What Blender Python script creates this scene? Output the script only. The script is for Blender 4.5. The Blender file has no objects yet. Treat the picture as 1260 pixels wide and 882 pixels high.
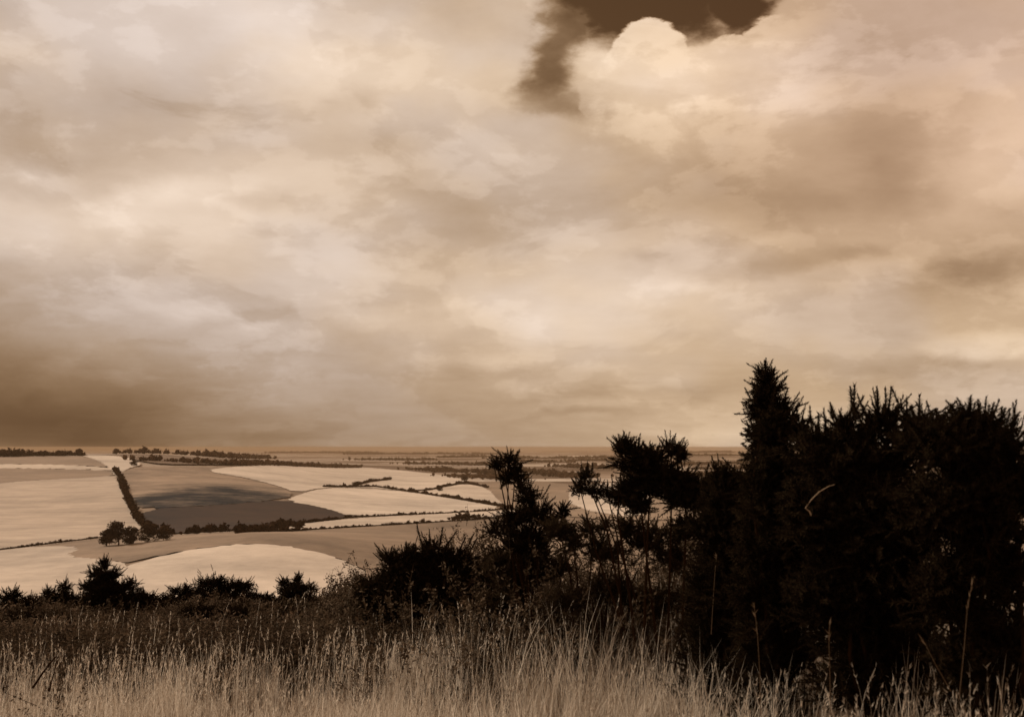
import bpy, math, random
import numpy as np
from mathutils import Vector, geometry

# ------------------------------------------------------------------ camera, sky, sun, exposure
SC = bpy.context.scene
COL = SC.collection
rng = np.random.default_rng(11)
random.seed(5)
F = 1521.0            # focal length in photograph pixels (photograph 1260 x 882)
Y0 = 550.0            # eye level row in the photograph
EYE = 1.6

cam_d = bpy.data.cameras.new('camera')
cam = bpy.data.objects.new('camera', cam_d)
COL.objects.link(cam)
cam.location = (0, 0, EYE)
cam.rotation_euler = (math.radians(90), 0, 0)
cam_d.sensor_fit = 'HORIZONTAL'
cam_d.sensor_width = 36.0
cam_d.lens = 36.0 * F / 1260.0
cam_d.shift_y = (Y0 - 441.0) / 1260.0
cam_d.clip_start = 0.05
cam_d.clip_end = 200000
cam_d.dof.use_dof = True
cam_d.dof.focus_distance = 15.0
cam_d.dof.aperture_fstop = 5.0
SC.camera = cam

SC.view_settings.view_transform = 'Standard'
SC.view_settings.look = 'None'
SC.view_settings.exposure = 0.0
SC.view_settings.gamma = 1.0
SC.view_settings.use_curve_mapping = False
SC.cycles.use_denoising = True
SC.cycles.max_bounces = 6
SC.cycles.volume_bounces = 1
SC.cycles.transparent_max_bounces = 8

SUN_EL = math.radians(33)
SUN_AZ = math.radians(-62)          # from the view direction (+Y), negative = to the left
sdir = Vector((math.sin(SUN_AZ) * math.cos(SUN_EL), math.cos(SUN_AZ) * math.cos(SUN_EL), math.sin(SUN_EL)))
sun_d = bpy.data.lights.new('sun', 'SUN')
sun_d.energy = 4.2
sun_d.angle = math.radians(0.5)
sun_d.color = (1.0, 0.93, 0.84)
sun = bpy.data.objects.new('sun', sun_d)
COL.objects.link(sun)
sun.rotation_euler = sdir.to_track_quat('Z', 'Y').to_euler()


class NT:
    """small helper for writing node graphs"""
    def __init__(s, tree):
        s.t = tree
        tree.nodes.clear()

    def n(s, kind, **kw):
        nd = s.t.nodes.new(kind)
        for k, v in kw.items():
            setattr(nd, k, v)
        return nd

    def put(s, sock, v):
        if isinstance(v, bpy.types.NodeSocket):
            s.t.links.new(v, sock)
        else:
            sock.default_value = v

    def m(s, op, a, b=None, c=None, clamp=False):
        nd = s.n('ShaderNodeMath', operation=op, use_clamp=clamp)
        s.put(nd.inputs[0], a)
        if b is not None: s.put(nd.inputs[1], b)
        if c is not None: s.put(nd.inputs[2], c)
        return nd.outputs[0]

    def sm(s, v, a, b, lo=0.0, hi=1.0):
        nd = s.n('ShaderNodeMapRange', interpolation_type='SMOOTHSTEP')
        s.put(nd.inputs[0], v)
        for i, q in enumerate((a, b, lo, hi)): s.put(nd.inputs[i + 1], q)
        return nd.outputs[0]

    def lin(s, v, a, b, lo=0.0, hi=1.0):
        nd = s.n('ShaderNodeMapRange')
        s.put(nd.inputs[0], v)
        for i, q in enumerate((a, b, lo, hi)): s.put(nd.inputs[i + 1], q)
        return nd.outputs[0]

    def comb(s, x, y, z):
        nd = s.n('ShaderNodeCombineXYZ')
        for i, q in enumerate((x, y, z)): s.put(nd.inputs[i], q)
        return nd.outputs[0]

    def noise(s, vec, scale, detail=4.0, rough=0.55, dist=0.0):
        nd = s.n('ShaderNodeTexNoise')
        if vec is not None: s.put(nd.inputs['Vector'], vec)
        nd.inputs['Scale'].default_value = scale
        nd.inputs['Detail'].default_value = detail
        nd.inputs['Roughness'].default_value = rough
        nd.inputs['Distortion'].default_value = dist
        return nd

    def mix(s, f, a, b):
        nd = s.n('ShaderNodeMix', data_type='RGBA')
        s.put(nd.inputs[0], f); s.put(nd.inputs[6], a); s.put(nd.inputs[7], b)
        return nd.outputs[2]

    def fmix(s, f, a, b):
        nd = s.n('ShaderNodeMix', data_type='FLOAT')
        s.put(nd.inputs[0], f); s.put(nd.inputs[2], a); s.put(nd.inputs[3], b)
        return nd.outputs[0]

    def ramp(s, f, stops):
        nd = s.n('ShaderNodeValToRGB')
        s.put(nd.inputs[0], f)
        e = nd.color_ramp.elements
        while len(e) < len(stops): e.new(0.5)
        for q, (p, c) in zip(e, stops):
            q.position = p
            q.color = (*c, 1)
        return nd.outputs[0]


def px_angles(px, py):
    u = (px - 630.0) / F
    v = (Y0 - py) / F
    return math.atan(u), math.atan(v / math.hypot(1.0, u))


def build_world():
    w = bpy.data.worlds.new('World')
    SC.world = w
    w.use_nodes = True
    g = NT(w.node_tree)
    tc = g.n('ShaderNodeTexCoord')
    sep = g.n('ShaderNodeSeparateXYZ')
    g.put(sep.inputs[0], tc.outputs['Generated'])
    X, Y, Z = sep.outputs
    az = g.m('ARCTAN2', X, Y)
    el = g.m('ARCSINE', Z)
    # cloud layer seen in perspective: streaks lengthen towards the horizon
    zz = g.m('ADD', g.m('MAXIMUM', Z, 0.0), 0.10)
    plane = g.comb(g.m('DIVIDE', X, zz), g.m('DIVIDE', Y, zz), 0.0)
    streak = g.noise(plane, 1.6, 9, 0.60, 0.3)
    dv = g.comb(az, g.m('MULTIPLY', el, 1.9), 0.0)
    tilt = g.comb(g.m('MULTIPLY_ADD', el, 0.9, az), g.m('MULTIPLY_ADD', az, -0.25, g.m('MULTIPLY', el, 2.2)), 0.37)
    mass = g.noise(tilt, 4.2, 9, 0.57, 0.35)
    puff = g.noise(dv, 9.0, 9, 0.60, 0.12)
    puff2 = g.noise(dv, 34.0, 8, 0.66, 0.1)
    wsep = g.n('ShaderNodeSeparateColor')
    warp = g.noise(dv, 5.0, 7, 0.6, 0.0)
    g.put(wsep.inputs[0], warp.outputs['Color'])
    azw = g.m('MULTIPLY_ADD', g.m('SUBTRACT', wsep.outputs[0], 0.5), 0.17, az)
    elw = g.m('MULTIPLY_ADD', g.m('SUBTRACT', wsep.outputs[1], 0.5), 0.085, el)

    def blob(px, py, rx, ry, rot=0.0, a=azw, e=elw, soft=0.0):
        ca, ce = px_angles(px, py)
        dx = g.m('SUBTRACT', a, ca); dy = g.m('SUBTRACT', e, ce)
        c, s_ = math.cos(math.radians(rot)), math.sin(math.radians(rot))
        x2 = g.m('MULTIPLY_ADD', dx, c, g.m('MULTIPLY', dy, s_))
        y2 = g.m('MULTIPLY_ADD', dy, c, g.m('MULTIPLY', dx, -s_))
        x2 = g.m('DIVIDE', x2, rx / F); y2 = g.m('DIVIDE', y2, ry / F)
        r = g.m('SQRT', g.m('MULTIPLY_ADD', x2, x2, g.m('MULTIPLY', y2, y2)))
        return g.sm(r, 1.0, soft, 0.0, 1.0)

    # the rain cloud on the left is smooth, the rest of the sheet is broken
    rain = g.m('MAXIMUM', blob(-60, 500, 420, 200, -6, soft=0.3), g.m('MULTIPLY', blob(330, 520, 460, 100, 0, soft=0.3), 0.7))
    amp = g.m('MULTIPLY_ADD', rain, -0.8, 1.0)
    var = g.m('MULTIPLY', g.m('SUBTRACT', mass.outputs[0], 0.5), 0.34)
    var = g.m('MULTIPLY_ADD', g.m('SUBTRACT', streak.outputs[0], 0.5), 0.20, var)
    var = g.m('MULTIPLY_ADD', g.m('SUBTRACT', puff.outputs[0], 0.5), 0.16, var)
    var = g.m('MULTIPLY_ADD', g.sm(mass.outputs[0], 0.50, 0.54), 0.055, var)
    var = g.m('MULTIPLY_ADD', g.sm(puff.outputs[0], 0.50, 0.55), 0.045, var)
    L = g.m('MULTIPLY_ADD', var, amp, 0.60)
    for (px, py, rx, ry, rot, wgt) in SKY_BLOBS:
        L = g.m('MULTIPLY_ADD', blob(px, py, rx, ry, rot), wgt, L)
    L = g.m('MULTIPLY_ADD', blob(-110, 470, 540, 260, -12), -0.26, L)
    L = g.m('MULTIPLY_ADD', blob(230, 545, 760, 165, 0), -0.27, L)
    # heap cloud with a crisp upper edge
    edge = g.m('MULTIPLY_ADD', g.m('SUBTRACT', puff.outputs[0], 0.5), 0.55,
               g.m('MULTIPLY', g.m('SUBTRACT', puff2.outputs[0], 0.5), 0.42))
    S = None
    for (px, py, rx, ry) in HEAP:
        b = blob(px, py, rx, ry, 0, az, el)
        S = b if S is None else g.m('MAXIMUM', S, b)
    Se = g.m('ADD', S, edge)
    heap = g.sm(Se, 0.27, 0.36)
    # the heap melts into the sheet below and to the right
    _, e0 = px_angles(850, 250); _, e1 = px_angles(850, 120)
    a0, _ = px_angles(1060, 60); a1, _ = px_angles(940, 60)
    heap = g.m('MULTIPLY', heap, g.m('MULTIPLY', g.sm(elw, e0, e1), g.sm(azw, a0, a1)))
    # clear gaps between clouds show the darker sky
    gap = None
    for (px, py, rx, ry, rot, k) in GAPS:
        b = g.m('MULTIPLY', blob(px, py, rx, ry, rot, soft=0.2), k)
        gap = b if gap is None else g.m('MAXIMUM', gap, b)
    gapn = g.sm(g.m('ADD', gap, g.m('MULTIPLY', g.m('SUBTRACT', puff.outputs[0], 0.5), 0.6)), 0.08, 0.95)
    sky = g.n('ShaderNodeTexSky', sky_type='NISHITA', sun_disc=False)
    sky.sun_elevation = SUN_EL
    sky.sun_rotation = SUN_AZ
    sky.air_density = 1.0; sky.dust_density = 1.0
    bw = g.n('ShaderNodeRGBToBW')
    g.put(bw.inputs[0], sky.outputs[0])
    clear = g.m('MULTIPLY', bw.outputs[0], 0.033)
    lit = g.m('MULTIPLY_ADD', g.m('SUBTRACT', puff.outputs[0], 0.5), 0.30, L)
    lit = g.m('MULTIPLY_ADD', g.sm(puff.outputs[0], 0.46, 0.54), 0.05, lit)
    heapL = g.m('ADD', lit, 0.02)
    tot = g.fmix(gapn, L, clear)
    tot = g.fmix(heap, tot, heapL)
    tot = g.m('MINIMUM', g.m('MAXIMUM', tot, 0.06), 0.95)
    # sepia tone: creamier white on the left, warmer peach on the upper right
    hue = g.sm(g.noise(dv, 4.0, 3, 0.5).outputs[0], 0.40, 0.60)
    cream = g.m('ADD', g.m('MULTIPLY', hue, 0.45), g.m('MULTIPLY', g.sm(az, 0.25, -0.35), 0.55), clamp=True)
    cream = g.m('MULTIPLY', cream, g.sm(tot, 0.18, 0.60))
    peach = g.m('MULTIPLY', g.sm(az, 0.0, 0.36), g.sm(el, 0.06, 0.24))
    cream = g.m('SUBTRACT', cream, g.m('MULTIPLY', peach, 0.12))
    gg = g.m('MULTIPLY', g.m('MULTIPLY', g.m('POWER', tot, 1.17), g.fmix(cream, 0.765, 0.87)), g.m('MULTIPLY_ADD', peach, -0.05, 1.0))
    bb = g.m('MULTIPLY', g.m('POWER', tot, 1.36), g.fmix(cream, 0.53, 0.80))
    cc = g.n('ShaderNodeCombineColor')
    g.put(cc.inputs[0], tot); g.put(cc.inputs[1], gg); g.put(cc.inputs[2], bb)
    sc = g.n('ShaderNodeVectorMath', operation='SCALE')
    g.put(sc.inputs[0], cc.outputs[0]); sc.inputs['Scale'].default_value = 10.0
    bg = g.n('ShaderNodeBackground')
    g.put(bg.inputs[0], sc.outputs[0]); bg.inputs[1].default_value = 0.1
    out = g.n('ShaderNodeOutputWorld')
    g.put(out.inputs[0], bg.outputs[0])


SKY_BLOBS = [
    # px, py, rx, ry, rotation, weight
    (60, 285, 340, 70, 4, 0.22), (230, 232, 130, 36, 12, 0.16), (10, 215, 120, 24, 0, 0.08), (30, 150, 250, 110, 0, -0.10), (210, 130, 190, 80, 10, -0.09),
    (480, 80, 260, 120, -14, 0.20), (330, 20, 160, 60, -20, 0.08), (620, 60, 130, 110, -40, 0.08), (430, 130, 70, 40, 20, -0.10),
    (300, 240, 90, 22, 0, -0.10), (500, 200, 180, 50, -8, -0.06), (600, 260, 160, 90, 0, -0.05),
    (700, 410, 330, 90, 5, 0.10), (480, 405, 95, 26, 0, 0.12), (320, 400, 150, 16, 4, -0.08), (850, 345, 240, 50, 0, 0.09), (870, 388, 170, 40, -6, 0.10), (600, 440, 60, 18, 0, 0.08),
    (900, 330, 210, 26, 4, -0.12), (800, 312, 70, 26, 0, -0.12), (1030, 322, 120, 20, 10, -0.08), (900, 312, 60, 16, 10, 0.05),
    (930, 255, 260, 60, 0, -0.12), (1130, 170, 120, 150, 20, -0.12), (1210, 190, 130, 90, 20, 0.20), (1110, 40, 160, 90, 0, -0.05),
    (1180, 335, 150, 55, 10, -0.17), (1180, 424, 120, 30, 4, 0.17), (1140, 458, 190, 20, 2, -0.10), (1250, 335, 40, 30, 0, 0.12),
    (760, 478, 220, 20, 4, -0.08), (640, 455, 220, 14, 0, -0.05), (700, 510, 130, 9, 0, -0.07), (900, 510, 330, 40, 0, 0.05), (860, 535, 200, 16, 0, 0.05),
    (800, 95, 120, 90, 0, 0.20), (910, 80, 120, 70, 0, 0.10), (1000, 110, 90, 60, 0, 0.05), (690, 128, 70, 24, 0, -0.13),
    (860, 170, 180, 60, 0, 0.02), (880, 200, 90, 30, 0, -0.05),
]
HEAP = [(760, 120, 78, 66), (800, 82, 80, 78), (850, 110, 95, 76), (905, 90, 85, 66), (965, 68, 95, 70), (1050, 60, 130, 90),
        (1040, 130, 150, 110), (890, 180, 200, 110), (770, 170, 90, 80)]
GAPS = [(692, 58, 150, 64, 56, 0.74), (790, 0, 180, 60, 0, 1.2), (905, 2, 85, 50, 0, 1.2), (1225, 322, 120, 34, 8, 0.36), (690, 128, 90, 34, 10, 0.46)]
build_world()


# ------------------------------------------------------------------ helpers
def tag(o, label=None, cat=None, group=None, kind=None):
    if label: o['label'] = label
    if cat: o['category'] = cat
    if group: o['group'] = group
    if kind: o['kind'] = kind
    return o


def mesh_obj(name, V, Fa, m, parent=None, smooth=False):
    me = bpy.data.meshes.new(name)
    V = np.asarray(V, dtype=np.float32).reshape(-1, 3)
    Fa = np.asarray(Fa, dtype=np.int32)
    k = Fa.shape[1]
    me.vertices.add(len(V)); me.vertices.foreach_set('co', V.ravel())
    me.loops.add(Fa.size); me.loops.foreach_set('vertex_index', Fa.ravel())
    me.polygons.add(len(Fa))
    me.polygons.foreach_set('loop_start', np.arange(0, Fa.size, k, dtype=np.int32))
    me.polygons.foreach_set('use_smooth', np.full(len(Fa), smooth))
    me.update(calc_edges=True)
    me.materials.append(m)
    o = bpy.data.objects.new(name, me)
    COL.objects.link(o)
    if parent: o.parent = parent
    return o


def empty(name, loc):
    o = bpy.data.objects.new(name, None)
    o.empty_display_size = 0.1
    o.location = loc
    COL.objects.link(o)
    return o


def sep(r, g=1.18, b=1.38):
    """sepia tone of a surface whose red albedo is r"""
    return (r, 0.92 * r ** g, 0.82 * r ** b)


def warm(r):
    return (r, 0.87 * r ** 1.20, 0.70 * r ** 1.42)


def ss(a, b, x):
    t = np.clip((x - a) / (b - a), 0, 1)
    return t * t * (3 - 2 * t)


def vnoise(x, y, s, seed=0):
    """smooth value noise from a few sines, cheap"""
    q = seed * 1.7
    return (np.sin(x / s + 1.3 * np.sin(y / s * 0.7 + q) + q) + np.sin(y / s * 1.13 - 0.9 * np.sin(x / s * 0.83 - q) + 2 * q)
            + 0.5 * np.sin((x + y) / s * 1.9 + q * 3)) / 2.5


def height(x, y):
    x = np.asarray(x, float); y = np.asarray(y, float)
    d = np.hypot(x, y)
    az = np.arctan2(x, np.maximum(y, 1e-3))
    # brow of the down: level turf, then the scarp
    near = -0.035 * np.maximum(d - 4, 0) + 0.30 * ss(0.2, 2.4, x) * ss(14, 8, d) + 0.05 * vnoise(x, y, 1.1, 1)
    scarp = -0.35 - 0.30 * np.maximum(d - 14, 0)
    k = ss(12.5, 16.5, d)
    z = near * (1 - k) + scarp * k
    floor = -80 + 2.2 * vnoise(x, y, 420, 2) * ss(500, 1500, d) + 3 * vnoise(x, y, 1900, 4) * ss(2500, 6000, d)
    rise = 66 * ss(1150, 3050, d) * ss(-0.06, -0.30, az) * (1 - ss(4200, 9000, d))
    spur = 11 * np.exp(-(((az + 0.235) / 0.10) ** 2)) * np.exp(-(((d - 1750) / 330) ** 2))
    knoll = 15 * np.exp(-(((az + 0.205) / 0.12) ** 2)) * np.exp(-(((d - 930) / 190) ** 2))
    low = floor + rise + spur + knoll
    # smooth maximum of scarp and valley floor
    h = np.clip(0.5 + 0.5 * (z - low) / 9.0, 0, 1)
    zz = low + (z - low) * h + 9.0 * h * (1 - h) * 0.5
    return np.where(d < 120, z, zz)


DS = np.geomspace(150, 42000, 2600)


def ground_px(px, py):
    """point of the valley or plain seen in direction of a photograph pixel"""
    u = (px - 630.0) / F; v = (Y0 - py) / F
    x = u * DS; y = DS
    dif = EYE + v * DS - height(x, y)
    i = int(np.argmax(dif < 0))
    if dif[i] >= 0 or i == 0: i = len(DS) - 1
    t = dif[i - 1] / (dif[i - 1] - dif[i])
    y = DS[i - 1] + (DS[i] - DS[i - 1]) * t
    return float(u * y), float(y)


def at(px, py, d):
    """point at distance d (along the view axis)"""
    return np.array(((px - 630.0) / F * d, d, EYE + (Y0 - py) / F * d))


# ------------------------------------------------------------------ materials
def principled(name):
    m = bpy.data.materials.new(name)
    m.use_nodes = True
    g = NT(m.node_tree)
    b = g.n('ShaderNodeBsdfPrincipled')
    b.inputs['Roughness'].default_value = 0.9
    b.inputs['Specular IOR Level'].default_value = 0.1
    o = g.n('ShaderNodeOutputMaterial')
    g.put(o.inputs[0], b.outputs[0])
    return m, g, b, o


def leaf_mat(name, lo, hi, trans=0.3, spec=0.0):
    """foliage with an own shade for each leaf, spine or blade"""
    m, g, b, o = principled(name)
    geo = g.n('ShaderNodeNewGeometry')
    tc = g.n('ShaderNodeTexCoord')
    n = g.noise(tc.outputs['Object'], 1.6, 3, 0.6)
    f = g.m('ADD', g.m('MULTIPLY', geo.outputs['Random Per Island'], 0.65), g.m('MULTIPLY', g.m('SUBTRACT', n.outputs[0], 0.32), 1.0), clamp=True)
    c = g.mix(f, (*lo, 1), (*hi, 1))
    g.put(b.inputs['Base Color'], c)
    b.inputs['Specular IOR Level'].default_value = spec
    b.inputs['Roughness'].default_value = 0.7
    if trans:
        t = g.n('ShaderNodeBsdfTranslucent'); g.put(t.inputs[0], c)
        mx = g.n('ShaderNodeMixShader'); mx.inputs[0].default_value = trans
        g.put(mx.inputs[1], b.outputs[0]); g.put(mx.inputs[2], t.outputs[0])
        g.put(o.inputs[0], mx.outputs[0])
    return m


def field_mat(name, tone, var=0.16, rows=0.0, ang=0.0, scale=0.006, patch=None):
    m, g, b, o = principled(name)
    geo = g.n('ShaderNodeNewGeometry')
    n1 = g.noise(geo.outputs['Position'], scale, 5, 0.6, 0.4)
    n2 = g.noise(geo.outputs['Position'], 0.035, 5, 0.75)
    f = g.m('ADD', g.m('MULTIPLY', g.m('SUBTRACT', n1.outputs[0], 0.5), 2.2 * var), g.m('MULTIPLY', g.m('SUBTRACT', n2.outputs[0], 0.5), 1.5 * var))
    if rows:
        mp = g.n('ShaderNodeMapping'); mp.inputs['Rotation'].default_value = (0, 0, math.radians(ang))
        mp.inputs['Scale'].default_value = (0.003, 0.05, 0.003)
        g.put(mp.inputs[0], geo.outputs['Position'])
        n3 = g.noise(mp.outputs[0], 1.0, 4, 0.65)
        f = g.m('ADD', f, g.m('MULTIPLY', g.m('SUBTRACT', n3.outputs[0], 0.5), rows))
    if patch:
        # a patch of cloud shadow painted into the bank colour: cx, cy, half width, half depth (metres)
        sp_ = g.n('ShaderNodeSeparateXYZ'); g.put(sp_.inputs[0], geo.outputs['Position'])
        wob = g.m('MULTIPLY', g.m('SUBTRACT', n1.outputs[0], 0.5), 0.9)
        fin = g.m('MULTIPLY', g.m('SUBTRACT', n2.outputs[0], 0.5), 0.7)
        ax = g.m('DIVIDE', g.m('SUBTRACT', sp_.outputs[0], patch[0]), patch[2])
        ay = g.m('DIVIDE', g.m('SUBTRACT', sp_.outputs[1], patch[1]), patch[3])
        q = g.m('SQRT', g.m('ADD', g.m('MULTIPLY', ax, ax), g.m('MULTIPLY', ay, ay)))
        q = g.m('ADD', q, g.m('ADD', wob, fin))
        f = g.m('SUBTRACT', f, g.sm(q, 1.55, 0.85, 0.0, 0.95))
    f = g.m('ADD', 1.0, f)
    sc = g.n('ShaderNodeVectorMath', operation='SCALE')
    sc.inputs[0].default_value = sep(tone)
    g.put(sc.inputs['Scale'], f)
    g.put(b.inputs['Base Color'], sc.outputs[0])
    return m


def plain_mat():
    m, g, b, o = principled('plain_patchwork')
    geo = g.n('ShaderNodeNewGeometry')
    wn = g.noise(geo.outputs['Position'], 0.0016, 3, 0.5)
    add = g.n('ShaderNodeVectorMath', operation='MULTIPLY_ADD')
    g.put(add.inputs[0], wn.outputs['Color']); add.inputs[1].default_value = (260, 260, 0)
    g.put(add.inputs[2], geo.outputs['Position'])
    vo = g.n('ShaderNodeTexVoronoi'); vo.voronoi_dimensions = '2D'
    vo.inputs['Scale'].default_value = 1 / 330
    g.put(vo.inputs['Vector'], add.outputs[0])
    vs = g.n('ShaderNodeSeparateColor'); g.put(vs.inputs[0], vo.outputs['Color'])
    big = g.noise(geo.outputs['Position'], 0.0006, 3, 0.55)
    f = g.m('ADD', g.m('MULTIPLY', vs.outputs[0], 0.6), g.m('MULTIPLY', g.m('SUBTRACT', big.outputs[0], 0.3), 1.0), clamp=True)
    c = g.ramp(f, [(0.0, sep(0.05)), (0.38, sep(0.10)), (0.62, sep(0.22)), (1.0, sep(0.50))])
    g.put(b.inputs['Base Color'], c)
    return m


def turf_mat():
    m, g, b, o = principled('turf_soil')
    geo = g.n('ShaderNodeNewGeometry')
    n1 = g.noise(geo.outputs['Position'], 1.8, 6, 0.7)
    c = g.ramp(n1.outputs[0], [(0.3, sep(0.03)), (0.7, sep(0.11))])
    g.put(b.inputs['Base Color'], c)
    bp = g.n('ShaderNodeBump'); bp.inputs['Strength'].default_value = 0.6
    g.put(bp.inputs['Height'], n1.outputs[0]); g.put(b.inputs['Normal'], bp.outputs[0])
    return m


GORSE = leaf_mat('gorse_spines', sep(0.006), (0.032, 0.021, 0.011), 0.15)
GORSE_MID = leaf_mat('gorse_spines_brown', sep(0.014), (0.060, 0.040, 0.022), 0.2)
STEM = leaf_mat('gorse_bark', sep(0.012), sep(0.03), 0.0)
SCRUB = leaf_mat('scrub_leaves', sep(0.02), sep(0.22), 0.25)
STRAW = leaf_mat('straw_grass', warm(0.11), warm(0.80), 0.42)
STRAW_DULL = leaf_mat('dull_straw', warm(0.05), warm(0.26), 0.3)
STRAW_PALE = leaf_mat('pale_straw', warm(0.22), warm(0.40), 0.3)
HEDGE = leaf_mat('hedge_leaves', sep(0.010), sep(0.034), 0.1)
UNDER = leaf_mat('undergrowth_leaves', sep(0.008), (0.125, 0.085, 0.052), 0.2)
WOOD_FAR = leaf_mat('woodland_leaves', sep(0.03), sep(0.085), 0.1)
TURF = turf_mat()
PLAIN = plain_mat()


# ------------------------------------------------------------------ the ground
def polar(name, radii, m, centre=False):
    a = np.concatenate([np.radians(np.linspace(-180, -42, 24, endpoint=False)), np.radians(np.linspace(-42, 42, 300, endpoint=False)),
                        np.radians(np.linspace(42, 180, 24, endpoint=False))])
    R, A = np.meshgrid(radii, a, indexing='ij')
    x = R * np.sin(A); y = R * np.cos(A)
    z = height(x, y)
    far = R > 700
    z = np.where(far, z - 0.0011 * R, z)
    V = np.stack([x, y, z], -1).reshape(-1, 3)
    n = len(a); k = len(radii)
    i = np.arange(k - 1)[:, None] * n; j = np.arange(n)[None, :]; j2 = (j + 1) % n
    Fa = np.stack([i + j, i + j2, i + n + j2, i + n + j], -1).reshape(-1, 4)
    Fa = Fa[:, ::-1]
    o = mesh_obj(name, V, Fa, m, smooth=True)
    tag(o, kind='structure')
    return o


r1 = np.concatenate([np.geomspace(0.05, 3, 10, endpoint=False), np.linspace(3, 20, 110, endpoint=False), np.geomspace(20, 640, 70)])
polar('hillside', r1, TURF)
r2 = np.geomspace(640, 45000, 150)
polar('plain', r2, PLAIN)


def chaikin(P, n=2):
    P = np.asarray(P, float)
    for _ in range(n):
        Q = np.roll(P, -1, 0)
        P = np.stack([0.75 * P + 0.25 * Q, 0.25 * P + 0.75 * Q], 1).reshape(-1, 2)
    return P


def field(pts, m, lift=0.3, label=None, smooth=1):
    P = chaikin(pts, smooth)
    W = np.array([ground_px(x, y) for x, y in P])
    step = min(42.0, max(14.0, min(np.ptp(W[:, 0]), np.ptp(W[:, 1])) / 26))
    # even out the boundary; field edges are never ruled lines
    B = []
    step_b = 5.0
    for a, b in zip(W, np.roll(W, -1, 0)):
        k = max(1, int(np.linalg.norm(b - a) / step_b))
        for t in range(k): B.append(a + (b - a) * t / k)
    B = np.array(B)
    nrm = np.roll(B, -1, 0) - np.roll(B, 1, 0)
    nrm = np.column_stack([-nrm[:, 1], nrm[:, 0]]); nrm /= np.maximum(np.linalg.norm(nrm, axis=1, keepdims=True), 1e-6)
    B = B + nrm * (rng.normal(0, 1, len(B)) * (1.0 + 3.2 * nrm[:, 1] ** 2 * (np.hypot(B[:, 0], B[:, 1]) / 1500) ** 1.5))[:, None]
    gx, gy = np.meshgrid(np.arange(W[:, 0].min(), W[:, 0].max(), step), np.arange(W[:, 1].min(), W[:, 1].max(), step))
    G = np.stack([gx.ravel(), gy.ravel()], 1) + rng.uniform(-0.2, 0.2, (gx.size, 2)) * step
    # keep only points inside
    x, y = G[:, 0], G[:, 1]
    ins = np.zeros(len(G), bool)
    for (x1, y1), (x2, y2) in zip(B, np.roll(B, -1, 0)):
        c = ((y1 > y) != (y2 > y)) & (x < (x2 - x1) * (y - y1) / (y2 - y1 + 1e-12) + x1)
        ins ^= c
    G = G[ins]
    n = len(B)
    o0 = np.array([W[:, 0].mean(), W[:, 1].mean()])
    co = [Vector(p - o0) for p in np.vstack([B, G])]
    vs, es, fs, *_ = geometry.delaunay_2d_cdt(co, [(i, (i + 1) % n) for i in range(n)], [list(range(n))], 1, 1e-3)
    vs = np.array([(v.x, v.y) for v in vs]) + o0
    tri = []
    for f in fs:
        for q in range(1, len(f) - 1): tri.append((f[0], f[q], f[q + 1]))
    d = np.hypot(vs[:, 0], vs[:, 1])
    z = height(vs[:, 0], vs[:, 1]) + lift
    o = mesh_obj('field', np.column_stack([vs, z]), tri, m, smooth=True)
    tag(o, label, kind='structure')
    return o


SHADE0 = ground_px(262, 614); SHADE1 = ground_px(368, 614); SHADE2 = ground_px(262, 631)  # centre and extents of the cloud shadow painted on the hill
FM = {
    'pale': field_mat('stubble_pale', 0.345, 0.5, 0.6, 80),
    'pale3': field_mat('bright_stubble', 0.44, 0.5, 0.5, 70),
    'pale2': field_mat('stubble_warm', 0.40, 0.55, 0.4, 60),
    'chalk': field_mat('chalky_stubble', 0.43, 0.5, 0.3, 100),
    'mid': field_mat('meadow', 0.19, 0.75, 0.35, 85, 0.004),
    'tan': field_mat('tan_ley', 0.21, 0.4, 0.3, 85),
    'hill': field_mat('rough_hill_grass', 0.195, 0.9, 0.4, 80, 0.007, (SHADE0[0], SHADE0[1], SHADE1[0] - SHADE0[0], SHADE0[1] - SHADE2[1])),
    'dark': field_mat('dark_crop', 0.026, 1.0, 0.8, 80),
    'darker': field_mat('rough_bank', 0.045, 0.3, 0.1, 0, 0.02),
    'grey': field_mat('grey_ley', 0.13, 0.25, 0.1, 0),
}
field([(-90, 750), (-90, 580), (140, 574), (300, 574), (440, 577), (560, 590), (700, 600), (1100, 608), (1700, 615), (1700, 760), (900, 765), (400, 770)], FM['mid'], -0.6)
field([(-90, 740), (-90, 682), (0, 677), (60, 671), (100, 674), (80, 684), (130, 690), (165, 694), (120, 712), (100, 745), (0, 760)], FM['pale2'], 0.34)
field([(100, 670), (180, 661), (300, 656.5), (430, 649), (570, 641), (700, 634), (700, 700), (600, 720), (460, 735), (455, 705), (430, 692), (400, 682), (350, 672), (310, 669), (260, 672), (200, 682), (160, 692), (120, 690), (75, 684)], FM['mid'], 0.3)
field([(95, 745), (120, 712), (165, 694), (200, 684), (250, 674), (305, 669), (350, 672), (395, 681), (430, 692), (458, 710), (470, 745), (300, 765)], FM['chalk'], 0.42)
field([(440, 700), (500, 680), (600, 660), (700, 650), (700, 740), (460, 745)], FM['tan'], 0.5)
field([(-90, 606), (0, 594), (60, 590), (141, 584), (148, 590), (152, 604), (158, 621), (166, 636), (178, 653), (120, 661), (60, 668), (0, 676), (-90, 683)], FM['pale'], 0.3, smooth=1)
field([(-90, 578), (0, 576), (90, 577), (138, 579), (141, 586), (60, 590), (0, 594), (-90, 606)], FM['tan'], 0.36)
field([(-90, 571), (0, 571), (90, 572), (140, 576), (138, 579), (90, 577), (0, 576), (-90, 578)], FM['pale2'], 0.42)
field([(-90, 562), (0, 562), (90, 560), (120, 565), (140, 575), (90, 572), (0, 571), (-90, 571)], FM['tan'], 0.3)
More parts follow.
